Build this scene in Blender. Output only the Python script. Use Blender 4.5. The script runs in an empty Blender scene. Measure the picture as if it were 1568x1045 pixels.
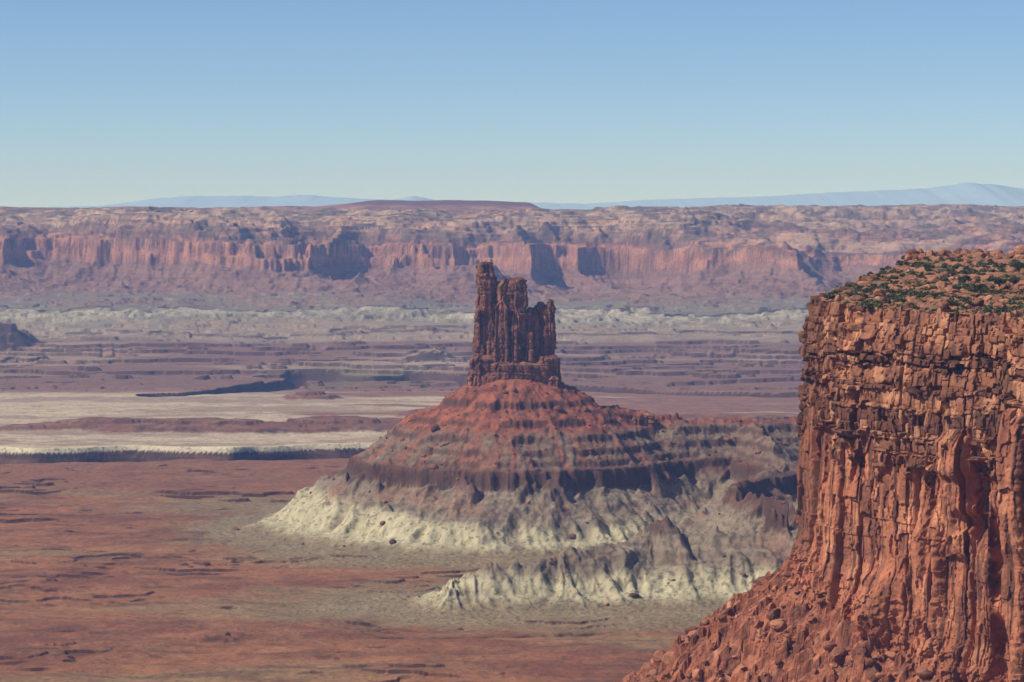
import bpy, math, time
import numpy as np
T0=time.time()
rng=np.random.default_rng(7)
F=4316.0; V0=322.0; U0=784.0
f32=np.float32
# ---------------------------------------------------------------- noise
P=rng.permutation(256).astype(np.int32)
ang=rng.random(256)*2*np.pi
GX=np.cos(ang).astype(f32); GY=np.sin(ang).astype(f32)
g3=rng.normal(size=(256,3)); g3/=np.linalg.norm(g3,axis=1)[:,None]; g3=g3.astype(f32)
def n2(x,y,seed=0):
    x=np.asarray(x,dtype=np.float64)+seed*17.31; y=np.asarray(y,dtype=np.float64)+seed*9.77
    x,y=np.broadcast_arrays(x,y)
    xi=np.floor(x); yi=np.floor(y)
    fx=(x-xi).astype(f32); fy=(y-yi).astype(f32)
    xi=xi.astype(np.int32)&255; yi=yi.astype(np.int32)&255
    x1=(xi+1)&255; y1=(yi+1)&255
    a=P[xi]; b=P[x1]
    def gd(h,dx,dy): return GX[h]*dx+GY[h]*dy
    n00=gd(P[(a+yi)&255],fx,fy); n10=gd(P[(b+yi)&255],fx-1,fy)
    n01=gd(P[(a+y1)&255],fx,fy-1); n11=gd(P[(b+y1)&255],fx-1,fy-1)
    u=fx*fx*fx*(fx*(fx*6-15)+10); v=fy*fy*fy*(fy*(fy*6-15)+10)
    r=n00+(n10-n00)*u; s=n01+(n11-n01)*u
    return (r+(s-r)*v)*f32(1.5)
def fbm(x,y,o=4,seed=0,gain=.5):
    t=0;a=1;nrm=0
    for i in range(o):
        k=2.03**i
        t=t+a*n2(x*k,y*k,seed+i*3+1); nrm+=a; a*=gain
    return t/nrm
def ridg(x,y,o=3,seed=0,gain=.5):
    t=0;a=1;nrm=0
    for i in range(o):
        k=2.07**i
        t=t+a*(1-2*np.abs(n2(x*k,y*k,seed+i*5+2))); nrm+=a; a*=gain
    return t/nrm
def n3(x,y,z,seed=0):
    x,y,z=np.broadcast_arrays(np.asarray(x,float)+seed*11.3,np.asarray(y,float)+seed*5.1,np.asarray(z,float)+seed*7.9)
    xi=np.floor(x);yi=np.floor(y);zi=np.floor(z)
    fx=(x-xi).astype(f32);fy=(y-yi).astype(f32);fz=(z-zi).astype(f32)
    xi=xi.astype(np.int32);yi=yi.astype(np.int32);zi=zi.astype(np.int32)
    u=fx*fx*(3-2*fx);v=fy*fy*(3-2*fy);w=fz*fz*(3-2*fz)
    out=0
    for i in (0,1):
        for j in (0,1):
            for k in (0,1):
                h=P[(P[(P[(xi+i)&255]+yi+j)&255]+zi+k)&255]
                g=g3[h]
                d=g[...,0]*(fx-i)+g[...,1]*(fy-j)+g[...,2]*(fz-k)
                out=out+d*(u if i else 1-u)*(v if j else 1-v)*(w if k else 1-w)
    return out*1.5
def fbm3(x,y,z,o=3,seed=0,gain=.5):
    t=0;a=1;nrm=0
    for i in range(o):
        k=2.03**i
        t=t+a*n3(x*k,y*k,z*k,seed+i*3); nrm+=a;a*=gain
    return t/nrm
def hsh(*a):
    h=np.zeros(np.broadcast_arrays(*a)[0].shape,dtype=np.int32)
    for q in a: h=P[(h+np.asarray(q).astype(np.int32))&255]
    h=P[(h+13)&255]
    return h.astype(f32)/255.0
def sst(a,b,x):
    t=np.clip((x-a)/(b-a),0,1); return t*t*(3-2*t)
def C(r,g,b,k=1.0):
    c=np.array([r,g,b])/255.
    c=np.where(c<=.04045,c/12.92,((c+.055)/1.055)**2.4)*k
    l=c@np.array([.3,.6,.1]); c=c*.93+l*.07
    return (c*np.array([1.0,1.03,.93])).astype(f32)
def mixc(col,c,m):
    m=np.clip(m,0,1).astype(f32)[...,None]
    return col*(1-m)+np.asarray(c,dtype=f32)*m
def terr(h,step,sharp):
    k=np.floor(h/step); f=h/step-k
    return (k+sst(.5-sharp,.5+sharp,f))*step
# ---------------------------------------------------------------- mesh helpers
def link(o,parent=None):
    bpy.context.scene.collection.objects.link(o)
    if parent: o.parent=parent
def mesh_from(name,V,Q,col,mat,parent=None,smooth=True,tris=False):
    V=np.asarray(V,dtype=f32).reshape(-1,3); Q=np.asarray(Q,dtype=np.int32)
    n=Q.shape[1]
    me=bpy.data.meshes.new(name)
    me.vertices.add(len(V)); me.vertices.foreach_set('co',V.ravel())
    me.loops.add(Q.size); me.loops.foreach_set('vertex_index',Q.ravel())
    me.polygons.add(len(Q)); me.polygons.foreach_set('loop_start',np.arange(len(Q),dtype=np.int32)*n)
    me.polygons.foreach_set('loop_total',np.full(len(Q),n,dtype=np.int32))
    me.update(calc_edges=True)
    me.polygons.foreach_set('use_smooth',np.full(len(Q),smooth,dtype=bool))
    if col is not None:
        a=me.color_attributes.new('Col','FLOAT_COLOR','POINT')
        c=np.ones((len(V),4),dtype=f32); c[:,:3]=np.asarray(col).reshape(-1,3)
        a.data.foreach_set('color',c.ravel())
    me.materials.append(mat)
    o=bpy.data.objects.new(name,me); link(o,parent)
    return o
def gridq(nr,nc,wrap=False,flip=False,off=0):
    i=np.arange(nr-1)[:,None]; 
    j=np.arange(nc if wrap else nc-1)[None,:]; j2=(j+1)%nc
    a=i*nc+j; b=i*nc+j2; c=(i+1)*nc+j2; d=(i+1)*nc+j
    q=np.stack([a,b,c,d],-1).reshape(-1,4)+off
    return q[:,::-1] if flip else q
def mat_rock(name,s1,s2,var,bump,bd,rough=.95,stretch=(1,1,1),speck=0,spc=(.05,.06,.03),spscale=.2,spth=.62):
    m=bpy.data.materials.new(name); m.use_nodes=True
    nt=m.node_tree; N=nt.nodes; L=nt.links; N.clear()
    out=N.new('ShaderNodeOutputMaterial'); b=N.new('ShaderNodeBsdfPrincipled')
    b.inputs['Roughness'].default_value=rough
    b.inputs['Specular IOR Level'].default_value=.12
    at=N.new('ShaderNodeAttribute'); at.attribute_name='Col'
    geo=N.new('ShaderNodeNewGeometry')
    mp=N.new('ShaderNodeMapping'); mp.inputs['Scale'].default_value=stretch
    L.new(geo.outputs['Position'],mp.inputs['Vector'])
    na=N.new('ShaderNodeTexNoise'); na.inputs['Scale'].default_value=s1; na.inputs['Detail'].default_value=5; na.inputs['Roughness'].default_value=.65
    nb=N.new('ShaderNodeTexNoise'); nb.inputs['Scale'].default_value=s2; nb.inputs['Detail'].default_value=4
    L.new(mp.outputs[0],na.inputs['Vector']); L.new(mp.outputs[0],nb.inputs['Vector'])
    ma=N.new('ShaderNodeMapRange'); ma.inputs[1].default_value=.25; ma.inputs[2].default_value=.75; ma.inputs[3].default_value=1-var; ma.inputs[4].default_value=1+var
    L.new(na.outputs['Fac'],ma.inputs[0])
    mb=N.new('ShaderNodeMapRange'); mb.inputs[1].default_value=.3; mb.inputs[2].default_value=.7; mb.inputs[3].default_value=1-var*.6; mb.inputs[4].default_value=1+var*.6
    L.new(nb.outputs['Fac'],mb.inputs[0])
    mm=N.new('ShaderNodeMath'); mm.operation='MULTIPLY'; L.new(ma.outputs[0],mm.inputs[0]); L.new(mb.outputs[0],mm.inputs[1])
    vm=N.new('ShaderNodeVectorMath'); vm.operation='SCALE'; L.new(at.outputs['Color'],vm.inputs[0]); L.new(mm.outputs[0],vm.inputs['Scale'])
    src=vm.outputs[0]
    if speck>0:
        ns=N.new('ShaderNodeTexNoise'); ns.inputs['Scale'].default_value=spscale; ns.inputs['Detail'].default_value=2
        L.new(geo.outputs['Position'],ns.inputs['Vector'])
        mr=N.new('ShaderNodeMapRange'); mr.inputs[1].default_value=spth; mr.inputs[2].default_value=spth+.05; mr.inputs[3].default_value=0; mr.inputs[4].default_value=speck
        L.new(ns.outputs['Fac'],mr.inputs[0])
        mx=N.new('ShaderNodeMix'); mx.data_type='RGBA'; L.new(mr.outputs[0],mx.inputs[0]); L.new(src,mx.inputs[6]); mx.inputs[7].default_value=(*spc,1)
        src=mx.outputs[2]
    L.new(src,b.inputs['Base Color'])
    bp=N.new('ShaderNodeBump'); bp.inputs['Strength'].default_value=bump; bp.inputs['Distance'].default_value=bd
    L.new(na.outputs['Fac'],bp.inputs['Height']); L.new(bp.outputs[0],b.inputs['Normal'])
    L.new(b.outputs[0],out.inputs[0])
    return m
M_ground=mat_rock('desert_ground_mat',.10,.02,.24,.9,3.0,speck=.5,spc=(.075,.055,.036),spscale=.16,spth=.57)
M_cliff=mat_rock('sandstone_mat',.8,.12,.26,.8,.6,stretch=(1,1,.7))
M_tower=mat_rock('tower_rock_mat',.25,.07,.25,.9,1.5,stretch=(1,1,.6))
M_top=mat_rock('mesa_top_mat',.35,.06,.30,.8,.8,speck=.5,spc=(.07,.065,.035),spscale=.6,spth=.57)
M_tal=mat_rock('talus_mat',.5,.08,.30,1.0,1.2,speck=.5,spc=(.10,.05,.03),spscale=.7,spth=.6)
M_shrub=mat_rock('shrub_mat',1.5,.3,.3,0,.1)
M_mtn=mat_rock('hazed_mountain_mat',.0008,.0003,.04,0,.1)

# ---------------------------------------------------------------- rim of near mesa
rim=np.array([(420,2300),(330,2000),(262,1800),(238,1700),(214,1600),(170,1450),(148,1380),(135,1332),(148,1300),(168,1277),(190,1250),(205,1236),(221,1220),(250,1180),(300,1130),(380,1090),(480,1060),(600,1050)],float)
def ztop(X,Y): return np.interp(Y,[0,1180,1250,1640,1750,1900,2300],[-49,-49,-46,-28,-26,-32,-50])+0*X
def footz(Y): return np.interp(Y,[1000,1180,1220,1250,1330,1500,2300],[-246,-238,-228,-206,-176,-172,-174])
# ---------------------------------------------------------------- tower hill
Dq=np.array([0,50,60,92,95,122,125,150,153,170,172,186,188,200,203,262,282,318,430,520])
Dz=np.array([-203,-208,-215,-233,-241,-254,-261,-270,-278,-286,-292,-299,-304,-308,-328,-363,-379,-389,-394,-402.])
Dz2=np.array([-203,-208,-215,-236,-238,-256,-257,-272,-274,-286,-287,-298,-299,-306,-314,-361,-378,-389,-394,-402.])
def Dof(z): return np.interp(-z,-Dz,Dq)
nodes={'T':(5,3500,6.),'R0':(85,3510,92.),'R1':(165,3520,None,-261),'R2':(300,3560,None,-266),'R3':(560,3600,None,-262),
 'S1':(330,3330,None,-303),'S2':(300,2880,None,-328),'S2b':(390,2780,None,-325),'S3':(140,2880,None,-336),'S4':(50,2830,None,-352),'S5':(-55,2800,None,-373),
 'S6':(250,3120,None,-326),'S7':(520,3000,None,-325)}
for k_,v_ in list(nodes.items()):
    nodes[k_]=(v_[0],v_[1],v_[2] if v_[2] is not None else float(Dof(v_[3])))
segs=[('T','T'),('R0','R1'),('R1','R2'),('R2','R3'),('R2','S1'),('S1','S6'),('S6','S2'),('S2','S2b'),('S2','S3'),('S3','S4'),('S4','S5'),('S1','S7'),('S2b','S7')]
def hill(X,Y):
    wf=sst(70,170,np.hypot(X-5,Y-3500))
    wx=X+12*fbm(X/70,Y/70,4,41)+22*wf*fbm(X/190,Y/190,2,42); wy=Y+12*fbm(X/70,Y/70,4,47)+30*wf*fbm(X/190,Y/190,2,43)
    qs=[];gs=[]
    off=0
    wn=.35*n2(X/50,Y/50,61)
    for a,b in segs:
        ax,ay,az=nodes[a];bx,by,bz=nodes[b]
        dx,dy=bx-ax,by-ay;L=math.hypot(dx,dy)
        if L<1: dx,dy,L=1.,0.,1.
        tt=((wx-ax)*dx+(wy-ay)*dy)/L**2; t=np.clip(tt,0,1)
        px=ax+t*dx;py=ay+t*dy
        d=np.hypot(wx-px,wy-py)
        side=np.sign((wx-ax)*dy-(wy-ay)*dx)
        phi=np.arctan2(wy-py,wx-px)
        basephi=np.arctan2(-dx*side,dy*side)
        dphi=(phi-basephi+np.pi)%(2*np.pi)-np.pi
        rad=85. if a!='T' else 190.
        s=t*L+dphi*rad*np.where(t>=.999,-1,1)+off+side*37
        if a=='T': s=np.arctan2(wx-ax,ay-wy)*rad+off
        q=d+az+(bz-az)*t
        gs.append(ridg(s/44+wn,off*.01+.3*q/100,2,71)*.66+ridg(s/17+wn,q/80+off*.02,2,75)*.34)
        qs.append(q); off+=L+53
    Qs=np.stack(qs).astype(f32); qm=Qs.min(0)
    w=np.exp(-(Qs-qm)/9.0); g=(np.stack(gs)*w).sum(0)/w.sum(0)
    g=.84*g+.16*ridg(X/30,Y/34,3,65)
    amp=np.interp(qm,[45,70,120,190,206,260,320,420],[0,8,8,6,10,22,26,0])
    q=qm-amp*g+3.5*fbm(X/13,Y/13,4,81)*(qm>58)+9*fbm(X/60,Y/60,3,85)*sst(70,130,qm)
    st=sst(-.16,.08,fbm(X/45,Y/60,3,87)+.04)
    z=np.interp(q,Dq,Dz)*st+np.interp(q,Dq,Dz2)*(1-st)
    z=z+np.where(qm>60,1.0,0.2)*(1.5*fbm(X/6,Y/6,3,83)+2.5*np.clip(fbm(X/11,Y/11,2,88)-.25,0,1)*4*(qm<190))
    return z,q,g
# ---------------------------------------------------------------- ground sheet
aa=np.concatenate([np.linspace(-.55,-.205,40,endpoint=False),np.linspace(-.205,.205,980),np.linspace(.205,.55,41)[1:]])
cream=C(186,162,140); creamd=C(154,128,112)
def mound(X,Y,u,yy,hx,hy,h,sd):
    x0=(u-U0)/F*yy
    r=np.hypot((X-x0)/hx,(Y-yy)/hy)
    out=np.zeros(X.shape,f32)
    mk=r<1.6
    if mk.any():
        r2=r[mk]+.45*fbm(X[mk]/110,Y[mk]/110,4,sd)
        out[mk]=h*(.55*(1-sst(.45,1.0,r2))+.3*(1-sst(.36,.42,r2))+.15*(1-sst(.15,.3,r2)))
    return out
pl=[(250,612),(300,609),(390,600),(430,590),(468,584),(480,576),(560,582),(640,579),(760,590),(900,600),(1200,612)]
pw=[]
for u,v in pl:
    yy=422*F/(v-V0); pw.append(((u-U0)/F*yy,yy))
def near_band(X,Y,U,base,n400,n90):
    plain=6*n400+2.6*n90+1.3*fbm(X/25,Y/30,3,6)
    ledm=sst(3050,3250,Y)*(1-sst(4150,4350,Y))*sst(-.1,.15,fbm(X/300,Y/260,3,9))
    zled=terr(fbm(X/230,Y/110,4,11)*17,4.8,.03)
    lowled=sst(.04,.22,fbm(X/200,Y/200,3,8))*(1-sst(3200,3300,Y))*sst(2150,2300,Y)
    z=base+plain*(1-.4*ledm)+ledm*zled*.9+lowled*terr(fbm(X/160,Y/90,4,12)*10,3.2,.04)*.75
    z=z-3.2*sst(.78,.98,ridg(X/260,Y/150,3,13))
    return z,plain
def near_col(X,Y,n400,n90,nb,nc_):
    col=np.zeros(X.shape+(3,),f32)+C(146,91,60)
    col=mixc(col,C(124,73,52),sst(-.1,.3,n400+.3*n90))
    col=mixc(col,C(144,112,78),.7*sst(.0,.3,nb)+.25*sst(0,.4,nc_))
    col=mixc(col,C(166,106,72),.45*sst(.0,.4,fbm(X/160,Y/60,4,93))*(Y<3400))
    col=mixc(col,C(92,62,47),.5*sst(.05,.3,fbm(X/110,Y/40,4,94)))
    col=mixc(col,C(132,85,64),sst(3700,4200,Y)*.75)
    return col
def band(kind,Ys):
    X=(aa[None,:]*Ys[:,None]); Y=np.repeat(Ys[:,None],len(aa),1)
    U=aa[None,:]*F+U0+0*Y
    base=np.interp(Ys,[0,4450,4726,5700,6400,6700,7600,8450,9000],[-392,-392,-394,-404,-414,-424,-414,-402,-402])[:,None]+0*X
    n400=fbm(X/420,Y/300,4,3); n90=fbm(X/90,Y/90,4,5)
    nb=fbm(X/500,Y/220,5,91); nc_=fbm(X/60,Y/30,4,92)
    if kind=='near':
        zf,_=near_band(X,Y,U,base,n400,n90)
        zh=np.full(X.shape,-999.);qh=np.full(X.shape,999.);gh=np.zeros(X.shape)
        rs=(Ys>2400)&(Ys<4200); cs=(aa>-.155)&(aa<.30)
        ix=np.ix_(rs,cs)
        zz,qq,gg=hill(X[ix],Y[ix]); zh[ix]=zz;qh[ix]=qq;gh[ix]=gg
        Z=np.maximum(zf,zh); hm=zh>zf-1
        slope=np.hypot(np.gradient(Z,axis=0)/np.gradient(Y,axis=0),np.gradient(Z,axis=1)/np.gradient(X,axis=1))
        col=near_col(X,Y,n400,n90,nb,nc_)
        olive=C(130,108,80)
        hd=np.clip((600-qh)/260,0,1)
        col=mixc(col,olive,.7*sst(.3,.85,hd+.45*nc_+.35*nb)*sst(-.4,.1,nb+.3*nc_+.1))
        oo=np.exp(-(((X+330)/190)**2+((Y-3720)/130)**2)); col=mixc(col,olive,.7*sst(.2,.7,oo+.4*nc_))
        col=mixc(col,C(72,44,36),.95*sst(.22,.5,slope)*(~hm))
        nh=fbm(X/22,Y/22,4,104); nh2=fbm(X/80,Y/60,4,106)
        zc=Z+2.6*fbm(X/40,Y/40,4,103)+5*nh2
        hc=np.zeros(X.shape+(3,),f32)+C(150,83,60)
        hc=mixc(hc,C(112,60,47),sst(-.1,.3,nh))
        hc=mixc(hc,C(120,94,79),sst(-262,-272,zc+8*nh))
        bnd=hsh(np.floor(zc/2.2)+300)
        hc=mixc(hc,C(144,124,106),.45*(bnd>.5)*sst(-270,-276,zc)*sst(-.2,.2,nh))
        th_=np.arctan2(X-5,3500-Y)
        hc=mixc(hc,C(142,84,64),.8*sst(.08,.2,fbm(th_*11,qh/260,4,105)+.2*np.exp(-((th_+.12)/.28)**2))*sst(-318,-300,zc+8*nh)*(X<200))
        hc=mixc(hc,C(100,64,52),sst(-303,-307,Z)*.85)
        hc=mixc(hc,C(120,100,85),sst(-319,-326,zc))
        hc=mixc(hc,C(146,128,108),.5*(bnd>.6)*sst(-322,-328,zc))
        hc=mixc(hc,C(134,92,74),.55*sst(.05,.3,nh2+.3*nh)*sst(-320,-326,zc)*sst(-358,-344,zc))
        thr=np.interp(X,[-250,-60,60,400],[-336,-354,-358,-350])
        crm=sst(0,1,(thr-zc+7*nh)/14)*sst(-.10,.45,gh+.3*nh+.5*nh2)
        hc=mixc(hc,C(182,167,136),.85*crm)
        hc=mixc(hc,C(104,92,78),.55*sst(-.05,-.5,gh)*sst(-325,-345,zc))
        hc=mixc(hc,C(134,113,87),sst(-380,-388,Z))
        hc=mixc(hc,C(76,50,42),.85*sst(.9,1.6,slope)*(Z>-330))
        m=(hm&(qh<460)).astype(f32)*sst(470,350,qh).astype(f32); m=m[...,None]
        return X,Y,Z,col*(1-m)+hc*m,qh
    if kind=='mid':
        zmid,plain=near_band(X,Y,U,base,n400,n90)
        zmid=np.where(Y<4500,zmid,base+6*n400+2.6*n90)
        tm=sst(6350,6900,Y)
        th=fbm(X/900,Y/420,5,15)*46+(Y-6800)*.012+4*fbm(X/60,Y/60,3,16)
        zmid=zmid+tm*terr(th,10,.045)*.9
        mo=0
        for a in [(300,5080,330,120,23,1),(150,5180,200,90,17,2),(500,5130,260,130,24,3),(430,5060,220,60,16,8),(690,5500,140,100,15,4),(640,5300,220,70,12,9),(480,6150,80,90,18,5),(1100,5200,400,160,20,6),(-30,8100,190,150,75,7),(655,7600,70,60,20,10),(40,5050,120,40,10,11)]:
            mo=np.maximum(mo,mound(X,Y,*a))
        mo=mo+1.5*n90*(mo>2)
        zmid=zmid+mo
        near=4430+40*fbm(X/170,X*0+3.3,3,21)+50*np.abs(n2(X/120,X*0,22)); near=near-90*sst(-420,-800,X)
        far=4712+95*fbm(X/230,X*0+5.1,2,23)-70*sst(-600,-740,X)+40*sst(-470,-420,X)
        cf=(far-Y); cm=np.minimum(Y-near,cf)
        cand=np.interp(cm,[-3,0,3,7,20,26,40,70,120],[0,-.3,-4,-8,-36,-44,-54,-76,-105])*sst(150,-50,X)
        incan=(cm>0)&(cand<-1)
        zmid=zmid+cand
        d2=np.full(X.shape,1e9)
        wx=X+60*fbm(X/260,Y/260,3,31);wy=Y+60*fbm(X/260,Y/260,3,33)
        for (ax,ay),(bx,by) in zip(pw[:-1],pw[1:]):
            L2=(bx-ax)**2+(by-ay)**2
            t=np.clip(((wx-ax)*(bx-ax)+(wy-ay)*(by-ay))/L2,0,1)
            d2=np.minimum(d2,np.hypot(wx-ax-t*(bx-ax),(wy-ay-t*(by-ay))*.8))
        Z=zmid+np.interp(d2,[0,30,62,70,78],[-60,-52,-22,-16,0])
    if kind=='far':
        th=fbm(X/900,Y/420,5,15)*46+(Y-6800)*.012+4*fbm(X/60,Y/60,3,16)
        Z=base+6*n400+2.6*n90+terr(th,10,.045)*.9
        mo=mound(X,Y,-30,8100,190,150,75,7); Z=Z+mo
    if kind in('far',):
        e1=Y-8480-380*fbm(X/700,Y/700,4,28)-150*np.abs(n2(X/200,Y/260,29))
        p1=np.interp(e1,[-260,-30,-8,0,200],[0,11,15,21,23])*sst(7900,8100,Y)
        e2=Y-9080-300*fbm(X/560,Y/900,4,35)-240*np.abs(n2(X/300,Y/400,36))-60*np.abs(n2(X/80,Y/150,37))
        hv=.75+.45*fbm(X/500,X*0+1.7,3,26)
        p2=np.interp(e2,[-520,-340,-150,-50,-12,-2,0,300],[0,6,16,28,32,38,39,40])*hv
        gul=ridg(X/60+.4*n2(X/90,Y/90,30),Y/200,3,39)
        p2=p2+7*gul*sst(-560,-260,e2)*(1-sst(-30,-8,e2))+3*fbm(X/40,Y/40,3,38)*(e2<-8)*sst(-600,-300,e2)
        rightm=sst(1000,1230,U)
        wX=X+160*fbm(X/500,Y/500,3,63); wY=Y+160*fbm(X/500,Y/500,3,64)
        prom=820*np.abs(n2(wX/950,wY/1500,40))+330*np.abs(n2(wX/330,wY/480,44))*(.5+sst(-.3,.3,n2(X/700,Y/700,66)))+70*np.abs(n2(wX/110,wY/130,42))+20*np.abs(n2(X/34,Y/50,43))
        d3=Y-9960-330*fbm(X/1700,Y/1700,2,45)-prom
        fan=96+48*fbm(X/210,X*0+.5,3,67)+10+.5*np.clip(d3,-300,60)
        zb=np.interp(d3,[-1500,-900,-500,-220,-60,0],[0,8,22,48,76,90])
        c1h=(1-rightm)*112+rightm*62
        j1=50*np.abs(n2(X/90,Y/90,57)); j2=25+150*np.abs(n2(X/210,Y/210,58))+30*np.abs(n2(X/50,Y/50,55))
        c1=c1h*(np.interp(d3,[0,12,18],[0,.42,.46])+np.interp(d3-j1,[18,30,36],[0,.38,.42])+np.interp(d3-j2,[30,38],[0,.12]))
        rest=(345-62)-90-c1h
        Lr=(260+260*fbm(X/420,Y/420,2,68))*(1-rightm)+1600*rightm
        dd_=d3-j2-60-130*np.abs(n2(X/170,Y/170,59))
        c2=rest*np.interp(dd_/Lr,[0,.08,.2,.28,.5,.56,.8,.86,1.1,1.8],[0,.22,.27,.44,.50,.66,.72,.84,.9,1])
        p3=zb+(c1+c2)*(d3>0)
        p3=np.where((d3>-300)&(d3<90),np.maximum(p3,fan),p3)
        slopeg=ridg(X/75+.4*n2(X/90,Y/120,56),Y/380,3,46)
        p3=p3+12*slopeg*sst(-900,-300,d3)*(1-sst(-25,0,d3))+6*fbm(X/60,Y/60,3,60)*sst(-900,-400,d3)*(d3<0)
        up=sst(70,160,d3)
        p3=p3+(7*fbm(X/90,Y/130,4,47)+5*ridg(X/60,Y/90,2,62))*up*(1-sst(900,1600,d3)*(1-rightm))
        p3=p3+rightm*16*ridg(X/200,Y/260,4,49)*sst(80,300,d3)*(1-sst(2500,3500,d3))
        topn=terr(fbm(X/420,Y/500,5,48)*40,8,.12)*sst(250,500,d3)*(1-sst(3200,4200,d3))
        p3=p3+topn*.6
        Zf=Z+p1+p2+p3
        sk=sst(11800,15300,Y)
        target=np.interp(U,[-500,0,300,540,700,860,1100,1300,1568,2100],[3,2,6,14,8,-6,-6,10,14,14])+4*fbm(X/500,Y*0,4,51)
        Zf=Zf*(1-sk)+sk*target+6*fbm(X/180,Y/400,3,50)*sst(12500,13500,Y)*(Y<15500)
        hump=(sst(470,580,U+14*n2(X/300,Y*0,52))*(1-sst(805,842,U)))*sst(14000,14600,Y+120*n2(X/200,Y/200,53))*(1-sst(15800,16400,Y))
        Zf=Zf+hump*(38+8*n2(X/260,Y*0,54))
        Z=Zf-sst(16300,17600,Y)*60
    slope=np.hypot(np.gradient(Z,axis=0)/np.gradient(Y,axis=0),np.gradient(Z,axis=1)/np.gradient(X,axis=1))
    if kind=='mid':
        col=near_col(X,Y,n400,n90,nb,nc_)
        cc=mixc(np.zeros(X.shape+(3,),f32)+cream,creamd,sst(-.15,.25,nb+.4*nc_))
        wbm=sst(4600,4640,Y)*(1-sst(6250,6650,Y+200*n400))
        wpat=sst(-.30,-.08,fbm(X/700,Y/160,5,95)+.35*sst(700,300,U)-.3*sst(700,1000,U)-.15)
        col=mixc(col,C(132,92,78),sst(4600,4640,Y))
        m=(wbm*wpat)[...,None]; col=col*(1-m)+cc*m
        col=mixc(col,C(118,76,62),sst(1.0,4,mo))
        col=mixc(col,C(146,106,88),.5*sst(4,8,mo)*(sst(.0,.3,fbm(X/300,mo/3,2,90))))
        col=mixc(col,C(154,118,98),sst(.1,.4,nc_)*.5*(Y>4700)*(Y<6900))
    else:
        col=np.zeros(X.shape+(3,),f32)+C(124,90,78)
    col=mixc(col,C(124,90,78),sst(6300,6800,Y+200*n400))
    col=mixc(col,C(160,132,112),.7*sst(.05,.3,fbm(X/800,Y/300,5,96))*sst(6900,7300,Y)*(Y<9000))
    if kind=='mid':
        gg_=np.exp(-((d2/130)**2))*sst(450,520,U)*(1-sst(620,680,U)); col=mixc(col,C(80,98,54),.9*gg_)
        bright=np.exp(-(((U-650)/90)**2+((Y-7450)/200)**2)); col=mixc(col,cream,.7*bright)
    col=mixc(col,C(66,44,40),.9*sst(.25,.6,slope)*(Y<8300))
    if kind=='mid':
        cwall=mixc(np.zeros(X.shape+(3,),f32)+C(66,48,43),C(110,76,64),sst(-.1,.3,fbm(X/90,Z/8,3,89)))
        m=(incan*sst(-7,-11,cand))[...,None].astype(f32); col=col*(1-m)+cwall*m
        rimw=np.exp(-(np.clip(-cf,0,400)/26)**2)*(Y>4600)*(cm<=4)
        col=mixc(col,C(200,182,154),.95*rimw*(X<200))
        m=((cm>0)&(cand>-8)&(Y>4580)); col=mixc(col,C(194,176,150),m*1.)
        col=mixc(col,C(80,56,50),sst(76,66,d2))
        return X,Y,Z,col
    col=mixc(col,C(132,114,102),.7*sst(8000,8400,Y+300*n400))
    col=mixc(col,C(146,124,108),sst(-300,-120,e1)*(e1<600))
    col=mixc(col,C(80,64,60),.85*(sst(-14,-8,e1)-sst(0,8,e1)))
    col=mixc(col,C(132,119,105),sst(-580,-300,e2+200*nb)*(e2<600))
    col=mixc(col,C(178,164,144),.7*sst(.15,.6,gul+.5*nc_+.9*nb)*sst(-420,-200,e2)*(1-sst(-50,-15,e2)))
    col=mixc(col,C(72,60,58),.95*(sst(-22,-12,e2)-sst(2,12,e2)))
    col=mixc(col,C(120,110,98),sst(2,20,e2))
    col=mixc(col,C(132,96,84),sst(-850,-380,d3+220*nc_+160*slopeg))
    col=mixc(col,C(90,64,58),.65*sst(.05,.3,fbm(X/500,p3/5,3,97))*sst(-700,-300,d3))
    col=mixc(col,C(172,116,92),sst(-6,4,d3)*(p3>fan-6+3*slopeg))
    pb=p3+5*fbm(X/300,X*0+.3,3,119)
    col=mixc(col,C(84,56,52),.75*(hsh(np.floor(pb/8)+60)>.62)*(d3>0)*sst(-.35,.1,fbm(X/150,pb/20,3,120)))
    col=mixc(col,C(104,66,56),.7*sst(.0,.3,fbm(X/60,p3/14,4,98))*(d3>0)*(p3<230))
    col=mixc(col,C(176,142,120),sst(200,222,p3+10*nc_)*(d3>20)*(d3<9000)*(1-.7*(hsh(np.floor(pb/7)+160)>.55)))
    col=mixc(col,C(92,74,66),.85*sst(-.08,.2,fbm(X/220,p3/6,4,99))*(d3>40))
    col=mixc(col,C(94,80,64),.5*sst(0,.2,fbm(X/70,Y/110,4,100))*(d3>140))
    col=mixc(col,C(150,94,72),.75*sst(12400,13200,Y)*sst(1100,900,U))
    col=mixc(col,C(184,150,126),.5*rightm*(d3>150)*sst(-.1,.3,nb))
    col=mixc(col,C(84,76,60),.7*sst(-.02,.25,fbm(X/110,Y/260,4,101))*(Y>11000))
    col=mixc(col,C(104,66,54),sst(.15,.6,hump))
    return X,Y,Z,col
bands=[('near',np.concatenate([np.arange(500,2150,35),np.arange(2150,4304,2.7)])),
 ('mid',np.concatenate([np.arange(4306,4600,4),np.arange(4600,4810,2.2),np.arange(4810,4900,4),np.arange(4900,7850,9)])),
 ('far',np.concatenate([np.arange(7855,8350,9),np.arange(8350,9850,7.5),np.arange(9850,11500,5.5),np.arange(11500,16800,40),np.geomspace(16850,70000,40)]))]
res=[]
for kd,ys in bands:
    r_=band(kd,ys); res.append((np.stack(r_[:3],-1).astype(f32),r_[3]))
    if kd=='near': HX,HY,HZ,_,HQ=r_; 
    print(kd,time.time()-T0)
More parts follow.
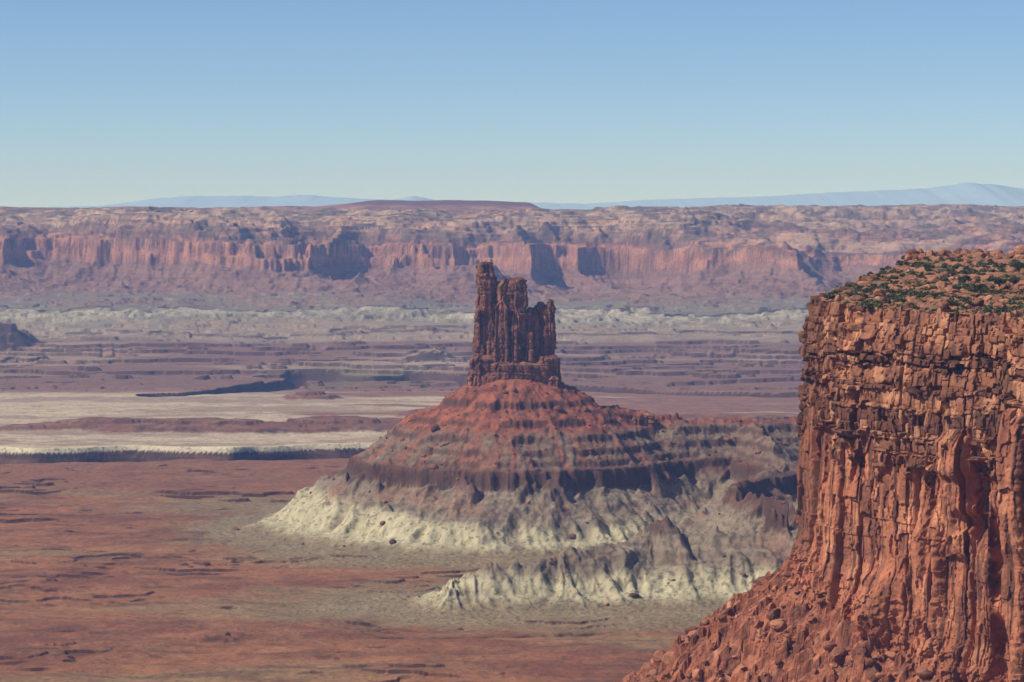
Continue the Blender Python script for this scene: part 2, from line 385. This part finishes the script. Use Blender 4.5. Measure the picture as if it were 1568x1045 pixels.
def blend(A,B,n):
    gap=B[0,:,2]-A[-1,:,2]
    t=np.linspace(0,1,n)[:,None]
    B[:n,:,2]-=gap[None,:]*(1-t*t*(3-2*t))
blend(res[0][0],res[1][0],20); blend(res[1][0],res[2][0],30)
V=np.concatenate([r[0] for r in res]); col=np.concatenate([r[1] for r in res])
nr,nc=V.shape[:2]
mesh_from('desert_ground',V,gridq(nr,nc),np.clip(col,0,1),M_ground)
del V,res,col
print('ground',time.time()-T0)
# ---------------------------------------------------------------- distant mountains
xm=np.linspace(-16000,16000,900); um=xm/52000*F+U0
prof=np.interp(um,[-200,150,230,300,420,470,540,600,635,670,760,900,1000,1100,1180,1290,1370,1430,1480,1530,1568,1800],
                  [322,316,305,300,301,299,304,306,300,307,310,312,306,303,301,294,291,288,279,285,289,296])
hz=(V0-prof)/F*52000*(1+.06*fbm(xm/700,xm*0,4,111))+14*fbm(xm/250,xm*0,3,112)
rows=[]
for k,(dy,fr) in enumerate([(-5000,-.1),(-3800,.12),(-2600,.38),(-1300,.72),(0,1),(1500,.6),(4000,-.3)]):
    rows.append(np.stack([xm,52000+dy+300*fbm(xm/900,xm*0+k,3,113),hz*fr*(1+.12*fbm(xm/600,xm*0+k*2,3,115)*(fr<1))],-1))
mv=np.stack(rows)
mesh_from('distant_mountains',mv,gridq(7,900),np.zeros((6300,3),f32)+np.array([.31,.43,.54]),M_mtn)  # pale blue is distance haze painted into the colour; air volume ends short of here
# ---------------------------------------------------------------- rock tower
tower=bpy.data.objects.new('sandstone_tower',None); link(tower); 
def column(cx,cy,rx,ry,zt,zb,seed,parent,name,flare=.12,nth=150,dz=1.0,cell=7,pw_=3.0,top_rag=5):
    r=np.random.default_rng(seed)
    zs=np.arange(zb,zt,dz); nz=len(zs)
    th=np.linspace(0,2*np.pi,nth,endpoint=False)
    TH,ZZ=np.meshgrid(th,zs)
    c=np.abs(np.cos(TH))**pw_;s=np.abs(np.sin(TH))**pw_
    R0=1/(c/rx**pw_+s/ry**pw_)**(1/pw_)
    f=(ZZ-zb)/(zt-zb)
    K=max(5,int(2*np.pi*.5*(rx+ry)/cell))
    br=np.sort((np.arange(K)+r.random(K)*.85)/K*2*np.pi)
    thd=(TH+.08*n2(ZZ/25,ZZ*0,seed)+.05*n2(ZZ/7,ZZ*0,seed+2))%(2*np.pi)
    idx=np.searchsorted(br,thd)%K
    ext=np.concatenate([[br[-1]-2*np.pi],br,[br[0]+2*np.pi]])
    j=np.searchsorted(ext,thd); j=np.clip(j,1,len(ext)-1)
    dd=np.minimum(thd-ext[j-1],ext[j]-thd)*R0
    wid=(ext[j]-ext[j-1])*R0
    off=(r.random(K)-.5)*3.8
    hk=zb+(zt-zb)*(.45+.6*r.random(K))
    lay=np.floor((ZZ+1.5*n2(TH*2,ZZ/30,seed+5))/ (7.5))
    R=R0*(1+flare*(1-f)**1.6)+off[idx]
    R=R+1.0*np.sqrt(np.clip(dd/(wid*.5+.01),0,1))-.7
    gd=r.random(K)
    R-=2.6*gd[idx]*np.exp(-(dd/.9)**2)*sst(-.4,.2,n2(TH*3,ZZ/22,seed+8))
    R-=np.where(ZZ>hk[idx],2.2+1.8*off[idx]*.3,0)
    R+=2.4*(hsh(lay+50,idx+seed)-.5)
    px=R0*np.cos(TH);py=R0*np.sin(TH)
    R+=1.9*fbm3(px/14,py/14,ZZ/22,3,seed)+1.2*np.round(1.6*fbm3(px/6,py/6,ZZ/9,3,seed+4))+1.0*fbm3(px/4,py/4,ZZ/4,3,seed+7)
    R-=.9*sst(.6,.9,hsh(np.floor(ZZ/2.3)+9,idx*0+seed))
    R*=np.clip(1-.35*sst(.93,1.0,f)*(.5+hsh(idx,idx*0+3)),.15,1.3)
    R=np.maximum(R,.6)
    VX=cx+R*np.cos(TH);VY=cy+R*np.sin(TH);VZ=ZZ+.5*n3(px/3,py/3,ZZ/3,seed+3)
    V=np.stack([VX,VY,VZ],-1)
    rings=[V]
    for k,fr in enumerate([.8,.55,.3,.02]):
        a=V[-1].copy(); a[:,0]=cx+(a[:,0]-cx)*fr; a[:,1]=cy+(a[:,1]-cy)*fr
        a[:,2]=zt+top_rag*(.25+.5*k/3)*(hsh(np.floor(a[:,0]/4)+99,np.floor(a[:,1]/4)+99)-.2)*(1 if fr>.1 else .5)
        rings.append(a[None])
    V=np.concatenate(rings)
    n=V.shape[0]
    cl=np.zeros((n,nth,3),f32)+C(148,92,70)
    nn=fbm3(V[...,0]/9,V[...,1]/9,V[...,2]/20,4,seed+20)
    cl=mixc(cl,C(92,58,48),sst(-.15,.25,nn))
    cl=mixc(cl,C(182,122,94),.5*sst(.1,.4,fbm3(V[...,0]/5,V[...,1]/5,V[...,2]/10,3,seed+30)))
    b2=hsh(np.floor(V[...,2]/3.1)+400); cl=mixc(cl,C(106,64,52),.4*(b2>.6))
    gm=np.zeros((n,nth)); gm[:nz]=np.exp(-(dd/1.1)**2); cl=mixc(cl,C(66,42,36),.5*gm)
    mesh_from(name,V,gridq(n,nth,True),cl,M_tower,parent,smooth=False)
def px2(u,Yv): return (u-U0)/F*Yv
def vz(v,Yv): return -(v-V0)/F*Yv
Yt=3500; k=Yt/F
zb=-222
column(px2(746,Yt),Yt,16*k,15,vz(412,Yt),zb,11,tower,'main_spire',flare=.35,cell=6)
column(px2(743,Yt),Yt-2,12*k,10,vz(402,Yt),vz(440,Yt),12,tower,'summit_block',flare=.1,cell=5,top_rag=3)
column(px2(784,Yt),Yt+2,23*k,20,vz(428,Yt),zb,13,tower,'central_mass',flare=.25,cell=8)
column(px2(795,Yt),Yt-1,11*k,14,vz(425,Yt),vz(470,Yt),19,tower,'upper_block',flare=.15,cell=6,top_rag=3)
column(px2(764,Yt),Yt,9*k,11,vz(432,Yt),vz(480,Yt),29,tower,'saddle_block',flare=.15,cell=6,top_rag=3)
column(px2(735,Yt),Yt-10,9*k,9,vz(468,Yt),zb,14,tower,'left_pillar',flare=.5,cell=5)
column(px2(768,Yt),Yt-20,9*k,8,vz(462,Yt),zb,15,tower,'front_pillar',flare=.5,cell=6)
column(px2(752,Yt),Yt-17,6*k,6,vz(490,Yt),zb,25,tower,'front_rib',flare=.6,cell=4.5)
column(px2(790,Yt),Yt-20,7*k,7,vz(478,Yt),zb,26,tower,'front_rib_b',flare=.6,cell=4.5)
column(px2(815,Yt),Yt+2,13*k,15,vz(472,Yt),zb,16,tower,'saddle_mass',flare=.3,cell=6)
column(px2(837,Yt),Yt,12*k,13,vz(468,Yt),zb,17,tower,'right_spire',flare=.25,cell=6)
column(px2(843,Yt),Yt,5*k,6,vz(459,Yt),vz(480,Yt),18,tower,'right_horn',flare=.3,cell=4,top_rag=2)
column(px2(826,Yt),Yt,5*k,6,vz(463,Yt),vz(490,Yt),28,tower,'right_knob',flare=.3,cell=4,top_rag=2)
column(px2(812,Yt),Yt-16,8*k,8,vz(505,Yt),zb,27,tower,'right_rib',flare=.6,cell=4.5)
column(px2(791,Yt),Yt-2,66*k,36,vz(552,Yt),-240,20,tower,'plinth',flare=.12,cell=8,nth=320,top_rag=5)
column(px2(740,Yt),Yt-16,22*k,18,vz(544,Yt),-240,21,tower,'plinth_left',flare=.25,cell=8,nth=200,top_rag=4)
column(px2(836,Yt),Yt-12,20*k,18,vz(543,Yt),-240,22,tower,'plinth_right',flare=.35,cell=8,nth=200,top_rag=4)
column(px2(848,Yt),Yt-30,10*k,9,vz(575,Yt),-246,23,tower,'foot_crag',flare=.5,cell=6,top_rag=3)
butte=bpy.data.objects.new('rock_butte',None); link(butte)
column(px2(987,3500),3500,16*k,9,vz(634,3500),-280,31,butte,'butte_block',flare=.2,cell=5,nth=120)
column(px2(975,3495),3495,9*k,8,vz(639,3495),-280,32,butte,'butte_shoulder',flare=.2,cell=5,nth=80)
print('tower',time.time()-T0)
# ---------------------------------------------------------------- near mesa cliff
cliff=bpy.data.objects.new('sandstone_cliff',None); link(cliff)
sl=np.concatenate([[0],np.cumsum(np.hypot(*np.diff(rim,axis=0).T))])
s_of=lambda i: sl[i]
sA=np.concatenate([np.arange(0,s_of(5)-60,4.0),np.arange(s_of(5)-60,s_of(6),1.0),np.arange(s_of(6),s_of(13)+20,.38),np.arange(s_of(13)+20,sl[-1],3)])
rx_=np.interp(sA,sl,rim[:,0]);ry_=np.interp(sA,sl,rim[:,1])
ss=np.linspace(0,sl[-1],2000); sx=np.interp(ss,sl,rim[:,0]); sy=np.interp(ss,sl,rim[:,1])
kk=np.exp(-np.linspace(-2.5,2.5,25)**2);kk/=kk.sum()
tx=np.convolve(np.gradient(np.pad(sx,15,'edge')),kk,'same')[15:-15];ty=np.convolve(np.gradient(np.pad(sy,15,'edge')),kk,'same')[15:-15]
tx[:20]=tx[20];ty[:20]=ty[20];tx[-20:]=tx[-21];ty[-20:]=ty[-21]
tl=np.hypot(tx,ty);nxs=ty/tl;nys=-tx/tl
nx_=np.interp(sA,ss,nxs);ny_=np.interp(sA,ss,nys)
if np.mean(nx_)>0: nx_=-nx_;ny_=-ny_
nzv=540
zt_=ztop(rx_,ry_)+2.0*np.round(1.8*fbm(sA/14,sA*0,3,199))
w=np.linspace(0,1,nzv)[:,None]
zbot=-262.
S=np.repeat(sA[None,:],nzv,0); ZC=zt_[None,:]*(1-w)+zbot*w
dep=zt_[None,:]-ZC
def cells(S,wmin,wmax,seed,drift):
    r=np.random.default_rng(seed); b=np.cumsum(r.uniform(wmin,wmax,1500)); sp=S+drift
    i=np.searchsorted(b,sp); i=np.clip(i,1,1499)
    return i,sp-b[i-1],b[i]-sp
dr=1.4*n2(dep/38,S/60,211)+.5*n2(dep/9,S/30,212)
i0,l0,r0=cells(S,16,34,4,dr*1.5); dm0=np.minimum(l0,r0)
i1,l1,r1=cells(S,4,18,5,dr); dm1=np.minimum(l1,r1)
i2,l2,r2=cells(S,1.4,7,6,dr*1.3+.4*n2(dep/5,S/9,214)); dm2=np.minimum(l2,r2)
zk=56+34*(hsh(i1,i1*0+71)-.5)+16*(hsh(i2,i2*0+73)-.5)+6*fbm(S/30,S*0,3,201)
kay=1-sst(-2,2,dep-zk)
th_=np.cumsum(rng.choice([.9,1.4,2.0,3.0,4.4,6.5],400,p=[.2,.22,.2,.18,.12,.08])); 
wob=8+dep+2.4*fbm(S/40,S*0,2,203)+.7*fbm(S/7,dep/9,3,204)+4.0*(hsh(i1,i1*0+75)-.5)+1.5*np.round(1.5*fbm(S/12,dep/14,2,206))
li=np.searchsorted(th_,np.clip(wob,0,None)+.001)
lo=np.concatenate([[0],th_])[li]; hi=np.concatenate([th_,[9999]])[li]
fr=np.clip((wob-lo)/(hi-lo+1e-6),0,1)
hard=hsh(li,li*0+7)
hvar=hsh(li,np.floor(S/9+hsh(li,li*0+3)*7)+20)
cw=1.5+6.5*hsh(li,li*0+31)
fs0=(S+3*hsh(li,li*0+77)*9)/cw+.4*n2(S/6,dep/6,205)
ci=np.floor(fs0); blk=hsh(ci+1000,li); fs=fs0-ci
edge=np.exp(-(np.minimum(fs,1-fs)*cw/.3)**2)
rough=.5+.9*sst(-.2,.3,fbm(S/16,dep/14,2,207))
Dk=-6.5*(1-np.clip(dep/50,0,1))**1.2+rough*(3.4*(hard-.5)+2.6*(hvar-.5)+1.4*(blk-.5)-.7*edge*(blk>.5)-2.0*(hsh(ci+1000,li+3)>.88))-.5*np.abs(fr*2-1)**6
Dk+=-2.6*np.exp(-(dm1/.5)**2)*(hsh(i1,i1*0+63)>.45)
seg0=np.floor((dep+40*hsh(i0,i0*0+3))/(45+40*hsh(i0,i0*0+9)))
seg1=np.floor((dep+18*hsh(i1,i1*0+3)+2.0*n2(S/5,dep/9,216))/(14+30*hsh(i1,i1*0+9)))
seg2=np.floor((dep+9*hsh(i2,i2*0+4)+n2(S/2,dep/4,215))/(5+14*hsh(i2,i2*0+8)))
Dbig=6.0*(hsh(i0,i0*0+2)-.5)+3.0*(hsh(i0,seg0+40)-.5)
Dw=2.6*(hsh(i1,i1*0+2)-.5)+2.8*(hsh(i1,seg1+40)-.5)+1.5*(hsh(i2,seg2+90)-.5)*sst(.4,.5,hsh(i1,seg1+11))
Dw+=-3.2*np.exp(-(dm1/.45)**2)*(hsh(i1,seg1+61)>.4)-.8*np.exp(-(dm2/.3)**2)*(hsh(i2,seg2+21)>.65)-3*np.exp(-(dm0/.8)**2)
Dw+=2.0*sst(90,165,dep)
Dw+=1.6*sst(0,26,dep-zk)-1.6
D=Dk*kay+Dw*(1-kay)+Dbig*(.45+.55*(1-kay))
D+=3.0*fbm(S/55,dep/150,3,221)+.9*fbm3(S/11,dep/14,S*0,2,222)+.45*fbm3(S/2.5,dep/2.2,S*0,3,223)
D+=1.0*np.round(1.6*fbm3(S/10,dep/18,S*0+2,2,227))*(1-.4*kay)+.7*np.round(1.6*fbm3(S/4,dep/5,S*0+3,2,228))*(.5+.5*kay)
sc=s_of(7)
def blob(u,v,hw,hh,amp,p=2):
    uu=rx_/ry_*F+U0; mask=sA>sc
    s0=sA[mask][np.argmin(np.abs(uu[mask]-u))]; y0=np.interp(s0,sl,rim[:,1]); z0=-(v-V0)/F*y0
    Sw=S+1.6*n2(dep/7,S/9,224)+.8*n2(dep/2.5,S/4,229); Zw=ZC+2.5*n2(S/5,dep/9,225)
    return amp*np.exp(-(np.abs((Sw-s0)/hw)**p+np.abs((Zw-z0)/hh)**p))
D+=blob(1504,775,4.5,17,-9,6)+blob(1530,850,3,18,-7,6)+blob(1478,800,7,4,-4,6)
D+=blob(1350,925,13,13,9,3)+blob(1462,700,9,9,5,6)+blob(1560,850,8,60,5,6)+blob(1420,880,9,24,5,6)
D+=blob(1255,760,1.2,38,-4,6)+blob(1300,660,1.6,22,-4,6)+blob(1235,940,10,10,5)+blob(1535,1010,6,18,-9,6)
D+=blob(1425,800,1.4,26,-3,4)+blob(1540,700,28,40,3.5,8)
ft=footz(ry_)[None,:]
lowm=sst(30,2,ZC-ft)
D+=lowm*(3+3.0*np.round(2.4*ridg(S/9,dep/9,2,230))/2)
D=np.clip(D,-22,22)
VX=rx_[None,:]+nx_[None,:]*D; VY=ry_[None,:]+ny_[None,:]*D
VZ=ZC+.2*n3(S/2,dep/2,S*0,231)
cc=np.zeros(S.shape+(3,),f32)+C(178,106,76)
vn=fbm3(S/7,dep/40,S*0,4,240)
cc=mixc(cc,C(128,76,59),.85*sst(-.05,.25,vn))
cc=mixc(cc,C(206,136,100),.55*sst(.05,.3,fbm3(S/10,dep/18,S*0,4,241)))
cc=mixc(cc,C(80,52,46),.85*sst(.10,.30,fbm3(S/2.6,dep/50,S*0,3,243)))
cc=mixc(cc,C(116,68,55),.5*(hsh(i2,seg2+9)>.7))
kc=np.zeros(S.shape+(3,),f32)+C(148,92,68)
kc=mixc(kc,C(112,68,54),sst(.45,.75,hsh(li,li*0+17)))
kc=mixc(kc,C(194,130,96),.7*(hsh(li,ci+5)>.75))
kc=mixc(kc,C(84,56,48),.7*sst(.0,.3,fbm3(S/5,dep/8,S*0,4,244)))
m=kay[...,None].astype(f32); cc=cc*(1-m)+kc*m
cc=mixc(cc,C(88,58,50),.6*sst(20,2,S-sc+6*vn)*(dep<120))
cc=mixc(cc,C(76,44,38),.6*np.exp(-(dm1/.5)**2))
cc=mixc(cc,C(162,94,68),lowm*.6)
mesh_from('cliff_face',np.stack([VX,VY,VZ],-1),gridq(nzv,len(sA)),np.clip(cc,0,1),M_cliff,cliff,smooth=False)
# top sheet
rr=np.concatenate([[-.0],np.arange(.6,70,1.0),np.arange(70,420,4)]);nrr=len(rr)
tX=VX[0][None,:]+rr[:,None]*.97; tY=VY[0][None,:]+rr[:,None]*.25
hz_=fbm(tX/28,tY/40,4,250)
bl2=sst(0,1,np.clip(rr[:,None]/18,0,1))
tb=ztop(tX,tY)+(VZ[0]-ztop(tX[0],tY[0]))[None,:]*(1-bl2)+1.6*fbm(tX/6,tY/9,4,252)*np.clip(rr[:,None]/2,0,1)+4.5*hz_*np.clip(rr[:,None]/20,0,1)
tb+=-4*sst(1690,1780,tY)+3.0*fbm(tX/12,tY/20,3,253)*sst(1560,1620,tY)
tb[0]=VZ[0]
tc=np.zeros(tX.shape+(3,),f32)+C(160,103,77)
tc=mixc(tc,C(112,94,68),.6*sst(-.05,.25,fbm(tX/9,tY/30,4,256)))
sl_=np.hypot(np.gradient(tb,axis=0)/np.gradient(rr)[:,None],0)
tc=mixc(tc,C(120,74,58),sst(.3,.8,np.abs(sl_)))
mesh_from('mesa_top',np.stack([tX,tY,tb],-1),gridq(nrr,len(sA),flip=False),tc,M_top,cliff,smooth=False)
# talus
gx=np.concatenate([np.arange(-260,20,4),np.arange(20,240,.8),np.arange(240,600,6)]); gy=np.concatenate([np.arange(850,1130,5),np.arange(1130,1440,.95),np.arange(1440,2300,6)])
TX,TY=np.meshgrid(gx,gy)
wx=TX+6*fbm(TX/25,TY/25,3,260);wy=TY+6*fbm(TX/25,TY/25,3,261)
dd=np.full(TX.shape,1e9)
for (ax,ay),(bx,by) in zip(rim[:-1],rim[1:]):
    L2=(bx-ax)**2+(by-ay)**2;t=np.clip(((wx-ax)*(bx-ax)+(wy-ay)*(by-ay))/L2,0,1)
    dd=np.minimum(dd,np.hypot(wx-ax-t*(bx-ax),wy-ay-t*(by-ay)))
inside=wx>np.interp(wy,rim[::-1,1],rim[::-1,0])
dd=np.where(inside,-dd,dd)
tz=footz(TY)-np.interp(dd,[-50,5,11,60,120,220,330],[-6,-3,2,43,89,160,230])
bl=fbm(TX/7,TY/7,4,263)
tz+=3.2*bl+4.0*terr(fbm(TX/15,TY/10,3,264)*3,1,.06)+5*ridg(TX/30,TY/22,3,265)*sst(10,40,dd)
tcl=np.zeros(TX.shape+(3,),f32)+C(162,93,68)
tcl=mixc(tcl,C(116,67,53),sst(-.1,.3,bl))
tcl=mixc(tcl,C(192,126,92),.6*sst(.1,.4,fbm(TX/4,TY/4,3,266)))
mesh_from('talus_apron',np.stack([TX,TY,tz],-1),gridq(len(gy),len(gx)),tcl,M_tal,cliff,smooth=False)
print('cliff',time.time()-T0)
# ---------------------------------------------------------------- boulders
import bmesh
bm=bmesh.new(); bmesh.ops.create_icosphere(bm,subdivisions=2,radius=1)
iv=np.array([v.co[:] for v in bm.verts]); it=np.array([[v.index for v in f.verts] for f in bm.faces]); bm.free()
def boulders(name,pts,mat,c1,c2):
    Vs=[];Ts=[];Cs=[];o=0
    for (x,y,z,r) in pts:
        q=iv.copy(); d=rng.normal(size=(7,3)); d/=np.linalg.norm(d,axis=1)[:,None]
        for dv in d:
            h=rng.uniform(.5,.85); pr=q@dv; q=q-np.outer(np.clip(pr-h,0,None),dv)
        q=q*np.array([rng.uniform(.7,1.4),rng.uniform(.7,1.4),rng.uniform(.5,1.)])*r
        Vs.append(q+np.array([x,y,z+.15*r]));Ts.append(it+o);o+=len(iv)
        f=rng.random(); Cs.append(np.tile(c1*f+c2*(1-f),(len(iv),1)))
    mesh_from(name,np.concatenate(Vs),np.concatenate(Ts),np.concatenate(Cs),mat,None,smooth=False)
pts=[]
while len(pts)<2600:
    i=rng.integers(len(gy));j=rng.integers(len(gx))
    if 1130<gy[i]<1440 and 30<gx[j]<235 and 4<dd[i,j]<90: pts.append((gx[j],gy[i],tz[i,j],min(4.5,.4*rng.pareto(1.7)+.4)))
boulders('talus_boulders',pts,M_tal,C(186,118,88),C(116,70,56))
cand_=np.argwhere((HQ>58)&(HQ<330)&(HZ>-390)); pts=[]
sel=cand_[rng.integers(len(cand_),size=9000)]
for i,j in sel:
    q_=HQ[i,j]
    if q_<200 or rng.random()<.10:
        pts.append((HX[i,j],HY[i,j],HZ[i,j]-.2,min(5.5,.9*rng.pareto(2.2)+.7)))
    if len(pts)>1500: break
boulders('hillside_boulders',pts,M_tal,C(150,92,70),C(88,58,48))
pts=[]
while len(pts)<1600:
    i=rng.integers(nrr);j=rng.integers(len(sA))
    if 1180<tY[i,j]<1780 and tX[i,j]<330 and rr[i]>.5:
        pts.append((tX[i,j],tY[i,j],tb[i,j],min(3.2,.5*rng.pareto(1.7)+.4)))
for q_ in range(60):
    y_=rng.uniform(1620,1690); x_=px2(rng.uniform(1385,1568),y_); k_=np.argmin((tX-x_)**2+(tY-y_)**2); pts.append((x_,y_,tb.ravel()[k_]+.4,rng.uniform(1.8,4.4)))
boulders('rim_boulders',pts,M_tal,C(184,122,94),C(120,76,60))
# ---------------------------------------------------------------- shrubs
def shrub_mass(name,pts):
    Vs=[];Cs=[]
    for (x,y,z,r) in pts:
        n=int(40+45*r)
        d=rng.normal(size=(n,3)); d/=np.linalg.norm(d,axis=1)[:,None]; d[:,2]=np.abs(d[:,2])
        lob=1+.35*np.sin(d[:,0]*5+x)*np.cos(d[:,1]*4+y)
        p=d*(rng.uniform(.35,1,n)**.5*lob)[:,None]*np.array([r,r,r*.8])
        a=rng.normal(size=(n,3));a/=np.linalg.norm(a,axis=1)[:,None]
        b=np.cross(a,rng.normal(size=(n,3)));b/=np.linalg.norm(b,axis=1)[:,None]
        sz=(.17*r+.08)*rng.uniform(.6,1.4,n)[:,None]
        c0=p+np.array([x,y,z+.1*r])
        q=np.stack([c0-a*sz-b*sz*.6,c0+a*sz-b*sz*.6,c0+a*sz+b*sz*.6,c0-a*sz+b*sz*.6],1)
        Vs.append(q.reshape(-1,3)); t=rng.random()
        base=C(76,82,50)*(1-t)+C(110,108,74)*t
        Cs.append(np.repeat((base*(.6+.5*rng.random((n,1)))),4,0))
    V=np.concatenate(Vs); Q=np.arange(len(V)).reshape(-1,4)
    mesh_from(name,V,Q,np.concatenate(Cs),M_shrub,None,smooth=False)
pts=[]
dens=fbm(tX/35,tY/60,3,270)
while len(pts)<1700:
    i=rng.integers(nrr);j=rng.integers(len(sA))
    if 1180<tY[i,j]<1790 and tX[i,j]<360 and rr[i]>2 and dens[i,j]>rng.uniform(-.35,.25):
        pts.append((tX[i,j],tY[i,j],tb[i,j],rng.choice([.5,.9,1.3,2.0],p=[.35,.3,.22,.13])*rng.uniform(.8,1.2)))
for q_ in range(900):
    y_=rng.uniform(1280,1640); x_=px2(rng.uniform(1290,1590),y_)
    if x_>np.interp(y_,rim[::-1,1],rim[::-1,0])+5:
        k_=np.argmin((tX[::2,::2]-x_)**2+(tY[::2,::2]-y_)**2)
        if dens[::2,::2].ravel()[k_]>rng.uniform(-.35,.25): pts.append((x_,y_,tb[::2,::2].ravel()[k_],rng.uniform(.8,2.1)))
shrub_mass('desert_shrubs',pts)
def juniper(x,y,z,h,i):
    e=bpy.data.objects.new('juniper_tree',None); link(e)
    V=[];Q=[]
    def limb(p0,p1,r0,r1):
        p0=np.array(p0);p1=np.array(p1);d=p1-p0;d=d/np.linalg.norm(d);a=np.cross(d,[.3,.9,.1]);a/=np.linalg.norm(a);b=np.cross(d,a)
        o=len(V)
        for p,r in((p0,r0),(p1,r1)):
            for k_ in range(6): t=k_*math.pi/3; V.append(p+r*(a*math.cos(t)+b*math.sin(t)))
        for k_ in range(6): Q.append((o+k_,o+(k_+1)%6,o+6+(k_+1)%6,o+6+k_))
    limb((x,y,z-.3),(x+.2,y,z+h*.45),.09*h,.06*h)
    tips=[]
    for k_ in range(7):
        t=k_*.9+rng.random(); L=h*rng.uniform(.3,.5)
        tp=(x+.2+math.cos(t)*L,y+math.sin(t)*L,z+h*(.5+.45*rng.random())); limb((x+.15,y,z+h*rng.uniform(.2,.45)),tp,.045*h,.015*h); tips.append(tp)
    mesh_from('trunk',V,Q,np.zeros((len(V),3))+C(110,86,68),M_shrub,e,smooth=False)
    Vs=[];Cs=[]
    for tp in tips+[(x,y,z+h*.85)]:
        n=170; p=rng.normal(size=(n,3))*h*.12+np.array(tp)
        a=rng.normal(size=(n,3));a/=np.linalg.norm(a,axis=1)[:,None];b=np.cross(a,rng.normal(size=(n,3)));b/=np.linalg.norm(b,axis=1)[:,None]
        sz=h*.045; Vs.append(np.stack([p-a*sz-b*sz*.5,p+a*sz-b*sz*.5,p+a*sz+b*sz*.5,p-a*sz+b*sz*.5],1).reshape(-1,3))
        Cs.append(np.repeat(C(62,76,42)*(.5+.7*rng.random((n,1))),4,0))
    Vc=np.concatenate(Vs); mesh_from('crown',Vc,np.arange(len(Vc)).reshape(-1,4),np.concatenate(Cs),M_shrub,e,smooth=False)
for i,(u,yy,h) in enumerate([(1530,1400,5.2),(1552,1420,4.6),(1500,1380,3.4),(1478,1440,3.6),(1418,1520,3.2),(1560,1500,5.0)]):
    x=px2(u,yy); k_=np.argmin((tX-x)**2+(tY-yy)**2); juniper(x,yy,tb.ravel()[k_],h,i)
print('near',time.time()-T0)
# ---------------------------------------------------------------- haze (real air volume)
bm=bmesh.new(); bmesh.ops.create_cube(bm,size=1)
me=bpy.data.meshes.new('haze'); bm.to_mesh(me); bm.free()
hz=bpy.data.objects.new('haze',me); hz.scale=(44000,18300,950); hz.location=(0,8150,-225); link(hz)
m=bpy.data.materials.new('haze_air'); m.use_nodes=True; nt=m.node_tree; nt.nodes.clear()
o=nt.nodes.new('ShaderNodeOutputMaterial'); v=nt.nodes.new('ShaderNodeVolumeScatter')
v.inputs['Color'].default_value=(.34,.50,1,1); v.inputs['Density'].default_value=4.1e-5; v.inputs['Anisotropy'].default_value=0.0
nt.links.new(v.outputs[0],o.inputs['Volume']); me.materials.append(m)
# ---------------------------------------------------------------- light
EL=math.radians(44); sd=np.array([-.972,-.235,0]); sd/=np.linalg.norm(sd)
sdir=np.array([sd[0]*math.cos(EL),sd[1]*math.cos(EL),math.sin(EL)])
from mathutils import Vector
sun=bpy.data.lights.new('sun','SUN'); sun.energy=5.0; sun.angle=math.radians(.53); sun.color=(1,.96,.90)
so=bpy.data.objects.new('sun',sun); so.rotation_euler=Vector(sdir).to_track_quat('Z','Y').to_euler(); link(so)
w=bpy.data.worlds.new('World'); bpy.context.scene.world=w; w.use_nodes=True; nt=w.node_tree
bg=nt.nodes['Background']; sky=nt.nodes.new('ShaderNodeTexSky'); sky.sky_type='NISHITA'; sky.sun_disc=False
sky.sun_elevation=EL; sky.sun_rotation=math.atan2(sd[0],sd[1]); sky.altitude=3000; sky.air_density=.9; sky.dust_density=.1; sky.ozone_density=6
nt.links.new(sky.outputs[0],bg.inputs[0]); bg.inputs[1].default_value=.105
# ---------------------------------------------------------------- camera
cam=bpy.data.cameras.new('camera'); co=bpy.data.objects.new('camera',cam); link(co)
co.location=(0,0,0); co.rotation_euler=(math.radians(90),0,0)
cam.sensor_width=36; cam.lens=F/1568*36; cam.shift_y=-(522.5-V0)/1568; cam.clip_start=1; cam.clip_end=120000
bpy.context.scene.camera=co
sc_=bpy.context.scene; sc_.view_settings.view_transform='Standard'; sc_.view_settings.look='None'; sc_.view_settings.exposure=0
print('done',time.time()-T0)
